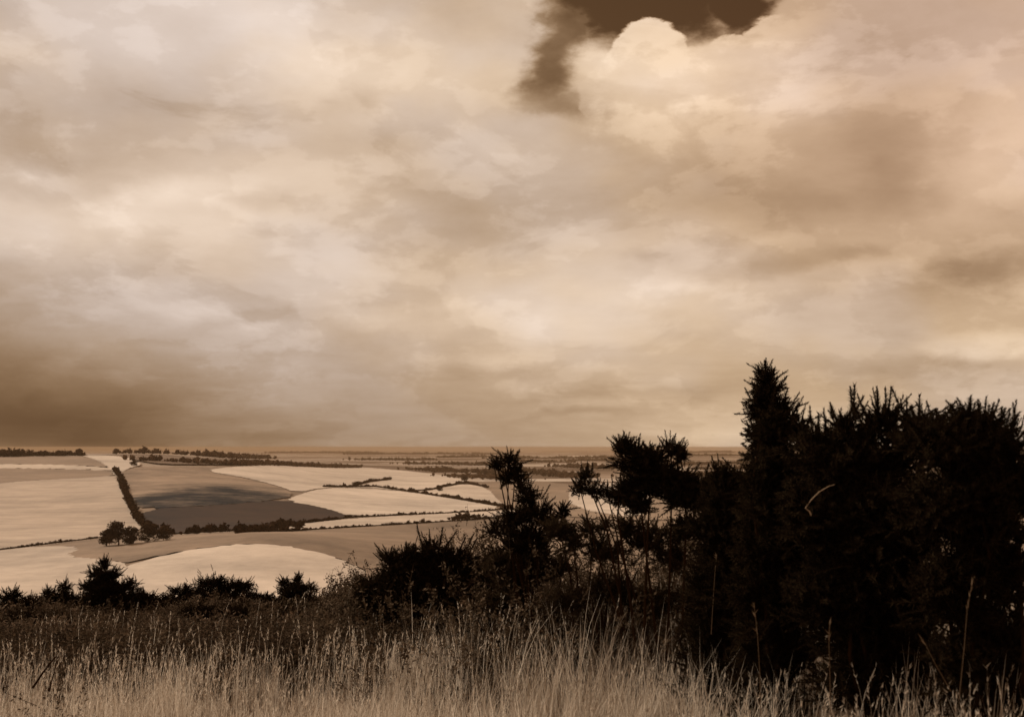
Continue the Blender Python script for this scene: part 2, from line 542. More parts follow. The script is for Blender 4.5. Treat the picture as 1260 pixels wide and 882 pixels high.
field([(95, 559.5), (150, 561), (168, 567), (175, 572), (158, 576), (150, 581), (141, 586), (138, 578), (120, 566)], FM['chalk'], 0.46)
field([(168, 566), (164, 561), (220, 563), (320, 567), (320, 571), (250, 571), (200, 571)], FM['grey'], 0.3)
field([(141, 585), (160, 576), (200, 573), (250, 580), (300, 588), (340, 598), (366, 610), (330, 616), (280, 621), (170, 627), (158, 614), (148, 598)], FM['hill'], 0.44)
field([(170, 627), (280, 621), (330, 616), (352, 616), (400, 625), (434, 636), (380, 643), (330, 648), (225, 656), (190, 656), (178, 647)], FM['dark'], 0.4)
field([(250, 579), (285, 574), (350, 572.5), (430, 574), (480, 577), (545, 584), (580, 592), (545, 599), (503, 604), (450, 599.5), (398, 599.5), (365, 606), (340, 597), (300, 587)], FM['chalk'], 0.36)
field([(366, 609), (398, 600), (450, 600.5), (503, 605), (560, 614), (628, 626), (560, 630), (434, 636), (400, 625), (352, 616)], FM['pale3'], 0.4)
field([(503, 604.5), (545, 600), (572, 595), (600, 600), (615, 618), (630, 625), (560, 613)], FM['pale2'], 0.5)
field([(330, 649.5), (434, 637.5), (560, 631.5), (640, 627), (660, 633), (570, 640), (430, 648), (300, 655.5)], FM['pale2'], 0.44)
field([(640, 615), (760, 590), (900, 600), (900, 640), (700, 640)], FM['tan'], 0.3)
field([(700, 600), (760, 592), (800, 600), (800, 640), (700, 625)], FM['chalk'], 0.6)


# ------------------------------------------------------------------ hedges, trees and woods of the valley
def ico():
    import bmesh
    bm = bmesh.new(); bmesh.ops.create_icosphere(bm, subdivisions=1, radius=1.0)
    V = np.array([v.co[:] for v in bm.verts]); Fa = np.array([[v.index for v in f.verts] for f in bm.faces]); bm.free()
    return V, Fa


IV, IF = ico()
LEAF_V = np.array([[-.5, 0, 0], [.5, 0, 0], [0, .9, 0.15]]); LEAF_F = np.array([[0, 1, 2]])


def rot_from(dirs, roll):
    """rotation matrices taking +Z to dirs with a roll"""
    d = dirs / np.linalg.norm(dirs, axis=1, keepdims=True)
    ref = np.where(np.abs(d[:, 2:3]) > 0.95, np.array([[1.0, 0, 0]]), np.array([[0, 0, 1.0]]))
    a = np.cross(ref, d); a /= np.linalg.norm(a, axis=1, keepdims=True)
    b = np.cross(d, a)
    c, s = np.cos(roll)[:, None], np.sin(roll)[:, None]
    a2 = a * c + b * s; b2 = -a * s + b * c
    return np.stack([a2, b2, d], -1)


def stamp(V, Fa, pos, dirs, scale, roll=None):
    """many copies of a small mesh in one array"""
    n = len(pos)
    if roll is None: roll = rng.uniform(0, 6.28, n)
    M = rot_from(dirs, roll)
    sc = np.asarray(scale)
    if sc.ndim == 1: sc = sc[:, None].repeat(3, 1)
    W = np.einsum('nij,nvj->nvi', M, V[None] * sc[:, None, :]) + pos[:, None, :]
    I = Fa[None] + (np.arange(n) * len(V))[:, None, None]
    return W.reshape(-1, 3), I.reshape(-1, Fa.shape[1])


def join(parts):
    V = []; Fa = []; k = 0
    for v, f in parts:
        V.append(v); Fa.append(f + k); k += len(v)
    return np.vstack(V), np.vstack(Fa)


def rand_dirs(n):
    d = rng.normal(size=(n, 3)); return d / np.linalg.norm(d, axis=1, keepdims=True)


def leaf_cloud(c, r, n, size):
    """leaf faces through an ellipsoid, thicker towards the outside"""
    d = rand_dirs(n)
    p = d * (rng.uniform(0.25, 1, n) ** 0.45)[:, None] * np.asarray(r) + np.asarray(c)
    return stamp(LEAF_V, LEAF_F, p, rand_dirs(n), size * rng.uniform(0.6, 1.4, n))


def clumps(P, size, n_each=14):
    """ragged little shrubs: each a knot of leaf faces round a lumpy core"""
    n = len(P)
    sz = np.asarray(size)
    core = stamp(IV, IF, P + np.column_stack([np.zeros(n), np.zeros(n), sz * 0.45]), rand_dirs(n), np.column_stack([sz * 0.55 * rng.uniform(.7, 1.2, n), sz * 0.55 * rng.uniform(.7, 1.2, n), sz * 0.5]))
    k = n * n_each
    Q = np.repeat(P, n_each, 0); S = np.repeat(sz, n_each)
    d = rand_dirs(k)
    d[:, 2] = np.abs(d[:, 2]) * 1.1 - 0.15
    pos = Q + d * (S * 0.62)[:, None] + np.column_stack([np.zeros(k), np.zeros(k), S * 0.42])
    lf = stamp(LEAF_V, LEAF_F, pos, rand_dirs(k), S * rng.uniform(0.25, 0.6, k))
    return join([core, lf])


def along(pts, step, jit):
    W = np.array([ground_px(x, y) for x, y in pts])
    out = []
    for a, b in zip(W[:-1], W[1:]):
        k = max(1, int(np.linalg.norm(b - a) / step))
        for t in range(k): out.append(a + (b - a) * (t + rng.uniform(-.4, .4)) / k)
    P = np.array(out) + rng.normal(0, jit, (len(out), 2))
    return np.column_stack([P, height(P[:, 0], P[:, 1]) + 0.1])


def hedge(pts, h, label, step=2.2, jit=0.35, var=0.35, gaps=0.0):
    h = h * 0.66
    P = along(pts, step * 0.62, jit * 0.8)
    if gaps: P = P[(vnoise(P[:, 0], P[:, 1], 23, 3) > -1 + gaps * 1.2)]
    s = h * np.clip(rng.lognormal(-0.15, var, len(P)), 0.35, 2.0) * (1 + 0.3 * vnoise(P[:, 0], P[:, 1], 17, 1))
    c = P.mean(0)
    V, Fa = clumps(P, s, 12)
    o = mesh_obj('hedge', V - c, Fa, HEDGE); o.location = c
    return tag(o, label, 'hedge', 'hedges between the valley fields')


hedge([(141, 579), (149, 589), (153, 604), (159, 620), (167, 635), (176, 647), (188, 655)], 6.4, 'thick dark hedge curving steeply downhill beside the large pale field', 2.0, 0.8)
hedge([(-60, 681), (0, 677), (60, 669.5), (122, 662)], 2.8, 'thin straight hedge along the bottom edge of the large pale field', 2.4, 0.2, 0.2)
hedge([(176, 656), (200, 655), (213, 657)], 5.0, 'short hedge joining the tree clump to the downhill hedge', 2.2, 1.5)
hedge([(222, 657.5), (260, 655), (300, 653.5), (352, 649.5)], 5.5, 'lumpy row of bushes along the foot of the dark field', 2.6, 1.2, 0.6)
hedge([(330, 648), (380, 643), (434, 637), (500, 633.5), (560, 631), (632, 626)], 3.6, 'long dark hedge running from the dark field to the leggy gorse', 2.4, 0.4)
hedge([(290, 656.5), (350, 653), (430, 649), (500, 645), (570, 640.5), (640, 634)], 3.2, 'lower long hedge along the top of the brown meadow', 2.4, 0.3)
hedge([(556, 640), (575, 638), (585, 637)], 6.0, 'short bushy thickening of the lower long hedge', 2.2, 2.0)
hedge([(398, 599), (440, 599), (462, 599), (503, 604.5), (560, 613.5), (630, 625.5)], 4.6, 'hedge slanting down between two pale fields to the right', 2.6, 0.6, 0.4)
hedge([(435, 598), (455, 593), (480, 590)], 5.0, 'short dark hedge branching uphill across the pale field', 2.6, 1.5)
hedge([(503, 605), (530, 603), (555, 597), (574, 594.5), (600, 600)], 5.0, 'hedge arching over the small rounded field', 2.8, 1.0)
hedge([(335, 646), (346, 645), (372, 650)], 5.5, 'low dark bushes at the corner of the dark field', 2.2, 2.4)


def tree(px, py, hpx, label, cat='tree', group=None, wide=0.75, mt=HEDGE):
    x, y = ground_px(px, py)
    z = float(height(x, y))
    h = hpx / F * y
    o = empty('tree', (x, y, z))
    tag(o, label, cat, group)
    V, Fa = tube([(0, 0, -0.3), (0.1, 0, h * 0.25), (0.0, 0.1, h * 0.6)], [h * 0.035, h * 0.025, h * 0.01])
    mesh_obj('trunk', V, Fa, STEM, o)
    parts = []
    for _ in range(17):
        a = rng.uniform(0, 6.28); rr = h * wide * 0.34 * math.sqrt(rng.uniform(0, 1))
        hz = h * rng.uniform(0.16, 0.82)
        parts.append(leaf_cloud((rr * math.cos(a), rr * math.sin(a), hz), h * rng.uniform(0.13, 0.24) * np.array((wide * 1.2, wide * 1.2, 0.9)), 170, h * 0.055))
    V, Fa = join(parts)
    mesh_obj('crown', V, Fa, mt, o)
    return o


def tube(pts, radii, sides=6):
    P = np.asarray(pts, float)
    V = []
    for i, p in enumerate(P):
        t = P[min(i + 1, len(P) - 1)] - P[max(i - 1, 0)]
        M = rot_from(t[None], np.zeros(1))[0]
        for k in range(sides):
            a = 2 * math.pi * k / sides
            V.append(p + radii[i] * (M[:, 0] * math.cos(a) + M[:, 1] * math.sin(a)))
    Fa = []
    for i in range(len(P) - 1):
        for k in range(sides):
            a, b = i * sides + k, i * sides + (k + 1) % sides
            Fa += [(a, b, b + sides), (a, b + sides, a + sides)]
    return np.array(V), np.array(Fa)


TG = 'trees in the clump at the hedge corner'
tree(131, 672, 26, 'dark tree at the open-field end of the valley clump', group=TG, wide=0.9)
tree(146, 671, 31, 'tallest rounded tree of the valley clump', group=TG, wide=1.1)
tree(164, 669, 23, 'middling dark tree between the tall tree and the low end of the clump', group=TG, wide=1.1)
tree(182, 667, 19, 'low spreading tree near the hedge end of the valley clump', group=TG, wide=1.3)
tree(201, 665, 16, 'lowest broad tree where the clump meets the hedge', group=TG, wide=1.5)
tree(165, 573, 9, 'lone round tree on the pale ridge beside the track', wide=1.2)
tree(541, 604, 8, 'small bushy tree at the fork of the slanting hedge', wide=1.1)
tree(572, 592, 8, 'small dark tree at the top of the small rounded field', wide=1.2)


def wood(pts, h, label, width=20, step=6, mt=WOOD_FAR, rows=3):
    h = h * 0.72
    Ps = [along(pts, step * 0.7, width * 0.5) for _ in range(rows)]
    P = np.vstack(Ps)
    s = h * np.clip(rng.lognormal(-0.2, 0.4, len(P)), 0.3, 1.7) * (1 + 0.25 * vnoise(P[:, 0], P[:, 1], 60, 1))
    c = P.mean(0)
    V, Fa = clumps(P, s, 5)
    o = mesh_obj('woodland', V - c, Fa, mt); o.location = c
    return tag(o, label, 'woodland', kind='stuff')


wood([(-80, 562), (-20, 562), (40, 561), (97, 560.5)], 13, 'dark belt of woodland along the crest of the left hill', 22, 5, HEDGE)
wood([(168, 566), (230, 569), (300, 572), (360, 573), (440, 575)], 11, 'dark tree belt behind the pale upper field', 20, 6, rows=2)
wood([(150, 558), (260, 562), (330, 564)], 13, 'thin grey tree line behind the ridge track', 30, 12, rows=2)
for k, (a, b, hh) in enumerate([((440, 566), (530, 566), 16), ((500, 571), (612, 573), 16), ((520, 578), (620, 583), 15), ((560, 586), (640, 590), 13),
                                ((430, 559), (620, 559), 24), ((600, 564), (760, 563), 18), ((690, 574), (760, 577), 16), ((830, 572), (930, 570), 16),
                                ((640, 568), (700, 569), 16), ((840, 561), (1000, 560), 22), ((760, 557), (900, 556.5), 28), ((330, 557.5), (470, 558), 24),
                                ((640, 580), (720, 588), 14), ((820, 584), (900, 586), 14), ((860, 578), (940, 577), 14), ((700, 567), (800, 568), 16),
                                ((545, 563), (640, 562), 18), ((960, 566), (1100, 564), 18)]):
    x1, _ = ground_px(*a)
    wood([a, ((a[0] + b[0]) / 2, (a[1] + b[1]) / 2 + rng.uniform(-.6, .6)), b], hh * 0.9, None, 70, 13, rows=4)


# ------------------------------------------------------------------ gorse
def make_shoot(L, n, sl, w, seed):
    """a gorse shoot: woody axis with spines all round, +Z up, length L"""
    r = np.random.default_rng(seed)
    V = []; Fa = []
    bend = r.uniform(-0.12, 0.12, 2) * L
    ax = lambda t: np.array([bend[0] * t * t, bend[1] * t * t, L * t])
    v, f = tube([ax(0), ax(0.5), ax(1.0)], [w * 1.3, w, w * 0.4], 3)
    V += list(v); Fa += [tuple(q) for q in f]
    for i in range(n):
        t = (i + r.uniform(0, 1)) / n
        a = i * 2.4 + r.uniform(-0.5, 0.5)
        up = r.uniform(0.35, 1.0) + (1.4 if t > 0.9 else 0)
        d = np.array([math.cos(a), math.sin(a), up]); d /= np.linalg.norm(d)
        s = np.array([-math.sin(a), math.cos(a), 0]) * w * r.uniform(0.9, 1.7)
        l = sl * r.uniform(0.6, 1.25) * (1 - 0.45 * t)
        p = ax(t); k = len(V)
        V += [p - s, p + s, p + d * l]
        Fa.append((k, k + 1, k + 2))
    return np.array(V), np.array(Fa)


SHOOT = [make_shoot(0.085, 30, 0.030, 0.0028, 1), make_shoot(0.065, 26, 0.028, 0.0028, 2), make_shoot(0.115, 38, 0.030, 0.0028, 3)]
TL = (0.17, 0.15, 0.13)
TALL = [make_shoot(0.17, 130, 0.034, 0.0024, 7), make_shoot(0.15, 120, 0.036, 0.0024, 8), make_shoot(0.13, 120, 0.038, 0.0024, 9)]
TALL_ME = []
for q, (v, f) in enumerate(TALL):
    o = mesh_obj('shoot', v, f, GORSE)
    TALL_ME.append(o.data); bpy.data.objects.remove(o)


def gorse(d, base, lobes, label, dens=420, size=1.0, mt=GORSE, stems=4, talls=(), group='gorse bushes on the brow of the hill', name='gorse_bush', up=0.35, solid=False):
    """lobes: (px, py, rx, ry[, depth shift[, density factor]]) in the photograph seen at distance d"""
    bx, by = (base - 630.0) / F * d, d
    bz = float(height(bx, by)) - 0.03
    root = empty(name, (bx, by, bz))
    tag(root, label, 'gorse bush', group)
    O = np.array((bx, by, bz))
    parts = []
    tips = []
    lobes = [tuple(q) for q in lobes]
    if solid:
        # fill the body: lobes between neighbours and down to the ground
        extra = []
        for i_, a_ in enumerate(lobes):
            for b_ in lobes[i_ + 1:]:
                if math.hypot(a_[0] - b_[0], a_[1] - b_[1]) < 1.25 * (a_[2] + b_[2] + a_[3] + b_[3]) / 2:
                    extra.append(((a_[0] + b_[0]) / 2, (a_[1] + b_[1]) / 2 + 0.35 * (a_[3] + b_[3]), 0.32 * (a_[2] + b_[2]), 0.32 * (a_[3] + b_[3]), rng.uniform(-.1, .15)))
            gy = Y0 + (EYE - bz) / d * F
            y_ = a_[1] + a_[3] * 1.6
            rr = max(a_[2] * 1.1, a_[3])
            while y_ < gy - 4 and solid > 1:
                extra.append((a_[0], y_, rr, rr * 0.8, rng.uniform(-.1, .2), 0.8))
                y_ += rr * 1.1; rr *= 1.15
        lobes = lobes + extra[:60]
    for lb in lobes:
        px, py, rx, ry = lb[:4]
        dd = lb[4] if len(lb) > 4 else 0.0
        kf = lb[5] if len(lb) > 5 else 1.0
        c = at(px, py, d + dd) - O
        a, b = rx / F * d, ry / F * d
        dep = 0.75 * max(min(a, b * 2.0), 0.10)
        R = np.array((a, dep, b))
        vol_area = 4 * math.pi * ((a * dep) ** 1.6 / 3 + (a * b) ** 1.6 / 3 + (dep * b) ** 1.6 / 3) ** (1 / 1.6)
        nb = max(5, int(dens * kf * vol_area / (size ** 2) * 1.7 / 9))
        dr = rand_dirs(nb)
        dr[:, 2] += up
        dr /= np.linalg.norm(dr, axis=1, keepdims=True)
        pick = rng.uniform(0, 1, nb)
        reach = np.where(pick < 0.62, rng.uniform(0.4, 0.82, nb), np.where(pick < 0.90, rng.uniform(0.8, 1.1, nb), rng.uniform(1.1, 1.5, nb)))
        Rr = np.maximum(R - 0.03 * size, 0.4 * R)
        tip = dr * Rr * reach[:, None]
        root_ = rand_dirs(nb) * R * 0.5 * rng.uniform(0, 1, nb)[:, None] - np.array((0, 0, 0.25)) * R
        per = 10
        n = nb * per
        t_ = np.tile((np.arange(per) + 0.5) / per, nb) ** 0.7
        T_ = np.repeat(tip, per, 0); O_ = np.repeat(root_, per, 0)
        p = O_ + (T_ - O_) * t_[:, None] + rng.normal(0, 0.012, (n, 3)) + c
        bd = T_ - O_; bd /= np.maximum(np.linalg.norm(bd, axis=1, keepdims=True), 1e-6)
        dirs = bd * 0.8 + np.array([[0, 0, up * 0.8]]) + rng.normal(0, 0.55, (n, 3))
        which = rng.integers(0, 3, n)
        for q in range(3):
            m_ = which == q
            if m_.any():
                v, f = SHOOT[q]
                parts.append(stamp(v, f, p[m_], dirs[m_], size * rng.uniform(0.55, 1.15, m_.sum())))
        tips.append((c, R))
    V, Fa = join(parts)
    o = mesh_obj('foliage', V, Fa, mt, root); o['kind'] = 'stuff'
    order = list(range(len(tips)))
    for s in range(min(stems, len(tips))):
        c, R = tips[order[s]]
        p0 = np.array((rng.uniform(-.1, .1), rng.uniform(-.05, .05), -0.02))
        k1 = p0 * 0.6 + c * 0.4 + rng.normal(0, 0.05, 3) - np.array((0, 0, 0.04)); k2 = p0 * 0.25 + c * 0.75 + rng.normal(0, 0.04, 3)
        r0 = 0.009 * size + 0.003
        v, f = tube([p0, k1, k2, c], [r0, r0 * 0.8, r0 * 0.55, r0 * 0.3], 6)
        mesh_obj('stem', v, f, STEM, root)
    if solid == 1:
        talls = list(talls)
        for lb in lobes[:9]:
            if lb[1] > 575: continue
            for _ in range(3):
                aa = rng.uniform(-1.1, 1.1)
                x_, y_ = lb[0] + lb[2] * 0.75 * math.sin(aa), lb[1] - lb[3] * 0.75 * math.cos(aa)
                ll = rng.uniform(18, 34)
                talls.append((x_, y_, x_ + ll * math.sin(aa * 0.8 + rng.uniform(-.3, .3)), y_ - ll * math.cos(aa * 0.8), rng.uniform(-.15, .2)))
    for tq in talls:
        px, py, px2, py2 = tq[:4]
        dd = tq[4] if len(tq) > 4 else 0.0
        a = at(px, py, d + dd) - O; b = at(px2, py2, d + dd + rng.uniform(-.05, .05)) - O
        q = int(rng.integers(0, 3))
        t = bpy.data.objects.new('shoot', TALL_ME[q]); COL.objects.link(t); t.parent = root
        dv = Vector(b - a)
        t.location = a
        t.rotation_euler = dv.to_track_quat('Z', 'Y').to_euler()
        L0 = TL[q]
        w = min(1.5, max(0.8, 1.25 * dv.length / L0)) if solid == 1 else min(1.1, max(0.6, dv.length / L0))
        t.scale = (w, w, dv.length / L0)
    return root


# the great dark mass on the right
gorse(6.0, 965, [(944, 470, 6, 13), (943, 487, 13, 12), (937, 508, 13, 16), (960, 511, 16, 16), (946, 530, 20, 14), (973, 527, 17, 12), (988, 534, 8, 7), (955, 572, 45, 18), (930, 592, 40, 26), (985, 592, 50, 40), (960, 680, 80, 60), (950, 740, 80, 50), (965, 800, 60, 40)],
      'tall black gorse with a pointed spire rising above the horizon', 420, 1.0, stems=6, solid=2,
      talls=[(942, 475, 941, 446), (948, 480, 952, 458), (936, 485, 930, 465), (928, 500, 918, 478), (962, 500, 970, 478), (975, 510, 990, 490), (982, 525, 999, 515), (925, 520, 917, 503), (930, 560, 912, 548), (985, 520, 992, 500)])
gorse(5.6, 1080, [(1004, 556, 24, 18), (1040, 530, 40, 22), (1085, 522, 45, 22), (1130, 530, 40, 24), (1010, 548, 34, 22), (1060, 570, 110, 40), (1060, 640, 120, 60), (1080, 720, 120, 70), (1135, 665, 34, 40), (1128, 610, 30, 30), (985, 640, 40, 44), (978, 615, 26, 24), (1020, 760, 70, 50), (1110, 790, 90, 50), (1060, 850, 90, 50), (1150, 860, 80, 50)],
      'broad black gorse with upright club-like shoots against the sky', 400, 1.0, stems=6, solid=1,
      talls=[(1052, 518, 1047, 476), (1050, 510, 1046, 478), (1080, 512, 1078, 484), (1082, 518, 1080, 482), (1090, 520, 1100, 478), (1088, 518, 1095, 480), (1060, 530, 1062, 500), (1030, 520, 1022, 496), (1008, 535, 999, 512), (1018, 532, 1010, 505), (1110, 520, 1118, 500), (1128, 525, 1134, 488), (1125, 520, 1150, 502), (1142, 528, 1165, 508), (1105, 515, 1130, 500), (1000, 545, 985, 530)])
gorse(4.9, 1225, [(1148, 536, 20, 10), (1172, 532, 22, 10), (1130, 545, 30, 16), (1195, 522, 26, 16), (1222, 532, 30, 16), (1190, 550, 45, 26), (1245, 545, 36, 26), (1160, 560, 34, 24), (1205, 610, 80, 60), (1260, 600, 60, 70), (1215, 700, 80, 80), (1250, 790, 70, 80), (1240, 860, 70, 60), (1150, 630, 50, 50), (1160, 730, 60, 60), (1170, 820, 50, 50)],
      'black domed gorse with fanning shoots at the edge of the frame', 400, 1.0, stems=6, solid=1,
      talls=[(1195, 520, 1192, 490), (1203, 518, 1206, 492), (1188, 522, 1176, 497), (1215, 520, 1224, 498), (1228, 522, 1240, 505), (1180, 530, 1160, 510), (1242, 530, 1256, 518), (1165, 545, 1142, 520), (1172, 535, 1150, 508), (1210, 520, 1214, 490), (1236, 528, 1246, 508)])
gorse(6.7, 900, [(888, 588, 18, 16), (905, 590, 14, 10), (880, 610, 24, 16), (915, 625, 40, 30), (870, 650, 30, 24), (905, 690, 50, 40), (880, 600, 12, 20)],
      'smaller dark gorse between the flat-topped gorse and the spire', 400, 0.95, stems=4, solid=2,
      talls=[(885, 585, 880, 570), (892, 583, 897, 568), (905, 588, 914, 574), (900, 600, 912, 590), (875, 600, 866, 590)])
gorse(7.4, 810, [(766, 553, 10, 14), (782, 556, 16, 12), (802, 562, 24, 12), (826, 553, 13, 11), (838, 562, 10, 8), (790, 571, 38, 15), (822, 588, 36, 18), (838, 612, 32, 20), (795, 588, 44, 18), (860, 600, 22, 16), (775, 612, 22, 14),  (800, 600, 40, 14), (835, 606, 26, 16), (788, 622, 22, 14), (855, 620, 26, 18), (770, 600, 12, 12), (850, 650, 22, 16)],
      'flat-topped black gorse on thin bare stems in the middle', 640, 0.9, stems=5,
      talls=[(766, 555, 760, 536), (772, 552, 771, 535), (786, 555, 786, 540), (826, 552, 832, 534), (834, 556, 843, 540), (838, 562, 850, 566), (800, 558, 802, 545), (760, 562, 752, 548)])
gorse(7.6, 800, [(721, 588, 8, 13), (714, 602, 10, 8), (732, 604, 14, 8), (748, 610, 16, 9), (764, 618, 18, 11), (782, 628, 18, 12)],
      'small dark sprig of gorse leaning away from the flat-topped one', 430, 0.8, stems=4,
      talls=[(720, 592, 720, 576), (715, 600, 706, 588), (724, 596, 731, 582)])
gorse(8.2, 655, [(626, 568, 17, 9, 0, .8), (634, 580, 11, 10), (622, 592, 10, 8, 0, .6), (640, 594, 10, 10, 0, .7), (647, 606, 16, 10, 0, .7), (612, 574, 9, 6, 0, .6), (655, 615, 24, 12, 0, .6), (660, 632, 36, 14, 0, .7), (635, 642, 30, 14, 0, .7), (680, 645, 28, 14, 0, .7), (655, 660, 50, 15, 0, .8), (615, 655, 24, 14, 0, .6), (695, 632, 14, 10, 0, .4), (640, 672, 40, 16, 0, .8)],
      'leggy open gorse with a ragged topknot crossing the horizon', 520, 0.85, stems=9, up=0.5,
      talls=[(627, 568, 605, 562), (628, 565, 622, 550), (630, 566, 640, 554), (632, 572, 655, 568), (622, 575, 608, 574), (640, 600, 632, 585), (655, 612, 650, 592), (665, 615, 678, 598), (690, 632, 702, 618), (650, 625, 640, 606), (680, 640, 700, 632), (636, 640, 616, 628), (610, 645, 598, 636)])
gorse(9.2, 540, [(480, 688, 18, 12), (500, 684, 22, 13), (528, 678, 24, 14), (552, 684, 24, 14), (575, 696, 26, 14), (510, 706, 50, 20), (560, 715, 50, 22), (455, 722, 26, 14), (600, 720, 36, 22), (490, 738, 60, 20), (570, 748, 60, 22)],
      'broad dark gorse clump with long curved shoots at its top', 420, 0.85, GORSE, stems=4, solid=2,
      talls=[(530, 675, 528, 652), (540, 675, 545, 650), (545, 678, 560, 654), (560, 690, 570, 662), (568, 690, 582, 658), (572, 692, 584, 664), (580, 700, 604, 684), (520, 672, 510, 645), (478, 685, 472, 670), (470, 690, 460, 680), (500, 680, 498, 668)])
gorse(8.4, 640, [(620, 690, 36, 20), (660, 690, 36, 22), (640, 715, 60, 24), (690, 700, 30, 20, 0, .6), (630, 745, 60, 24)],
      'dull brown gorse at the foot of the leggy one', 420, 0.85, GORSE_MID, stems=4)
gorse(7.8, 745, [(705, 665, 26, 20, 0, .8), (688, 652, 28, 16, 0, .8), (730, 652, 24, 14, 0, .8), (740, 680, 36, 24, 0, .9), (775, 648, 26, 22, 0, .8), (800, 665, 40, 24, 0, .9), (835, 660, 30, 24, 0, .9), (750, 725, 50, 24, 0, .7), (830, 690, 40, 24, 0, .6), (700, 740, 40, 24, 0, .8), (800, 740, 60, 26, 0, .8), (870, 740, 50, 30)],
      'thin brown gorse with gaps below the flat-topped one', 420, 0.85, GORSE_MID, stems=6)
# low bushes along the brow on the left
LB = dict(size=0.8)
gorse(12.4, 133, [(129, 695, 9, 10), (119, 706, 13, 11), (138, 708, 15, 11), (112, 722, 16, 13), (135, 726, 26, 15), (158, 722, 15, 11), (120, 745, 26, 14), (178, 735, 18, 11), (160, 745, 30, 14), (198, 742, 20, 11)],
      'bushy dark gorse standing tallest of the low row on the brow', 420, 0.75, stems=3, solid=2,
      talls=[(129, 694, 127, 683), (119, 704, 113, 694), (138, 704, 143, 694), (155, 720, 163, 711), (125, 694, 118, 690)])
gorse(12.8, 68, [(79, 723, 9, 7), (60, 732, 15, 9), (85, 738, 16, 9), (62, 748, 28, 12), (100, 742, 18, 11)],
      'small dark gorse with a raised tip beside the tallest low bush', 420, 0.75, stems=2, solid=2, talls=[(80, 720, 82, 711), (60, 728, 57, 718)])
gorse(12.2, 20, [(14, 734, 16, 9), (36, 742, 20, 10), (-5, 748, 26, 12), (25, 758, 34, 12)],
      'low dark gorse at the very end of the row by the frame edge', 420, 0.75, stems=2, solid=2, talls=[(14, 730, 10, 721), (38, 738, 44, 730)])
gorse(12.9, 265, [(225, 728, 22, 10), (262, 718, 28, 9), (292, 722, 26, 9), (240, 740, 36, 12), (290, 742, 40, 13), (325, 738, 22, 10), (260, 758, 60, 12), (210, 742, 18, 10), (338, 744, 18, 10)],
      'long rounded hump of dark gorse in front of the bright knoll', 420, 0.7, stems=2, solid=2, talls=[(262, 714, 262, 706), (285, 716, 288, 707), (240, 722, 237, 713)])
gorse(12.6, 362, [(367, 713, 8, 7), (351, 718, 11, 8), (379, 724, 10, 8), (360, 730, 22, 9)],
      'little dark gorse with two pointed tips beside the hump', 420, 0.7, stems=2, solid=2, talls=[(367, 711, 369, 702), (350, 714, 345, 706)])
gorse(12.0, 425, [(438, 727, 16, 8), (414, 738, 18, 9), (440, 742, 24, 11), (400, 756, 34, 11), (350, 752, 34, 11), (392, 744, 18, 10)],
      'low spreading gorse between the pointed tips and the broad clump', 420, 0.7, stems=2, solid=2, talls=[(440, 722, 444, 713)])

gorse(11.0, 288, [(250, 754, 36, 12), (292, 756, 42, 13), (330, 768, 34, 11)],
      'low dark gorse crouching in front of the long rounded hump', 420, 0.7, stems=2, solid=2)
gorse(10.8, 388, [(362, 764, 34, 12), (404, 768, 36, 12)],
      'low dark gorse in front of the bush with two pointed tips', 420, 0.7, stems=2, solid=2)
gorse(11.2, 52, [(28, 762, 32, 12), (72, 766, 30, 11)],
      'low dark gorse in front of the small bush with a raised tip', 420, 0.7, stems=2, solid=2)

# ------------------------------------------------------------------ heath scrub and long grass
def scrub_twig(seed):
    r = np.random.default_rng(seed)
    V = []; Fa = []
    for i in range(22):
        t = r.uniform(0.1, 1); a = r.uniform(0, 6.28); ln = r.uniform(0.012, 0.03)
        p = np.array((r.normal(0, .02) * t, r.normal(0, .02) * t, 0.16 * t))
        d = np.array((math.cos(a), math.sin(a), r.uniform(-.2, 1.0))) * ln
        s = np.array((-math.sin(a), math.cos(a), 0)) * ln * 0.3
        k = len(V); V += [p - s * .3, p + d * .5 - s, p + d, p + d * .5 + s]
        Fa += [(k, k + 1, k + 2), (k, k + 2, k + 3)]
    v, f = tube([(0, 0, 0), (0, 0, 0.16)], [0.002, 0.001], 3)
    Fa += [tuple(q + len(V)) for q in f]; V += list(v)
    return np.array(V), np.array(Fa)


def scatter(n, x0, x1, d0, d1):
    """ground positions spread evenly over the wedge between two photograph columns"""
    d = np.sqrt(rng.uniform(d0 * d0, d1 * d1, n))
    px = rng.uniform(x0, x1, n)
    x = (px - 630) / F * d
    return px, np.column_stack([x, d, height(x, d)])


px, P = scatter(24000, -40, 700, 9.6, 13.8)
keep = vnoise(P[:, 0], P[:, 1], 0.5, 6) + 0.4 * vnoise(P[:, 0], P[:, 1], 0.17, 2) + ss(10.0, 11.6, P[:, 1]) * 1.2 > 0.35
P = P[keep]
n = len(P)
tw = [scrub_twig(s) for s in range(3)]
hh = 0.55 + 0.45 * vnoise(P[:, 0], P[:, 1], 0.35, 9)
P[:, 2] += rng.uniform(0, 1, n) * 0.16 * hh
dirs = np.column_stack([rng.normal(0, .5, n), rng.normal(0, .5, n), np.ones(n)])
parts = []
w = rng.integers(0, 3, n)
for q in range(3):
    m_ = w == q
    parts.append(stamp(*tw[q], P[m_], dirs[m_], (0.9 + 0.8 * hh[m_]) * rng.uniform(0.7, 1.3, m_.sum())))
V, Fa = join(parts)
tag(mesh_obj('heath_scrub', V, Fa, SCRUB), 'brown heathery scrub between the long grass and the gorse', 'scrub', kind='stuff')


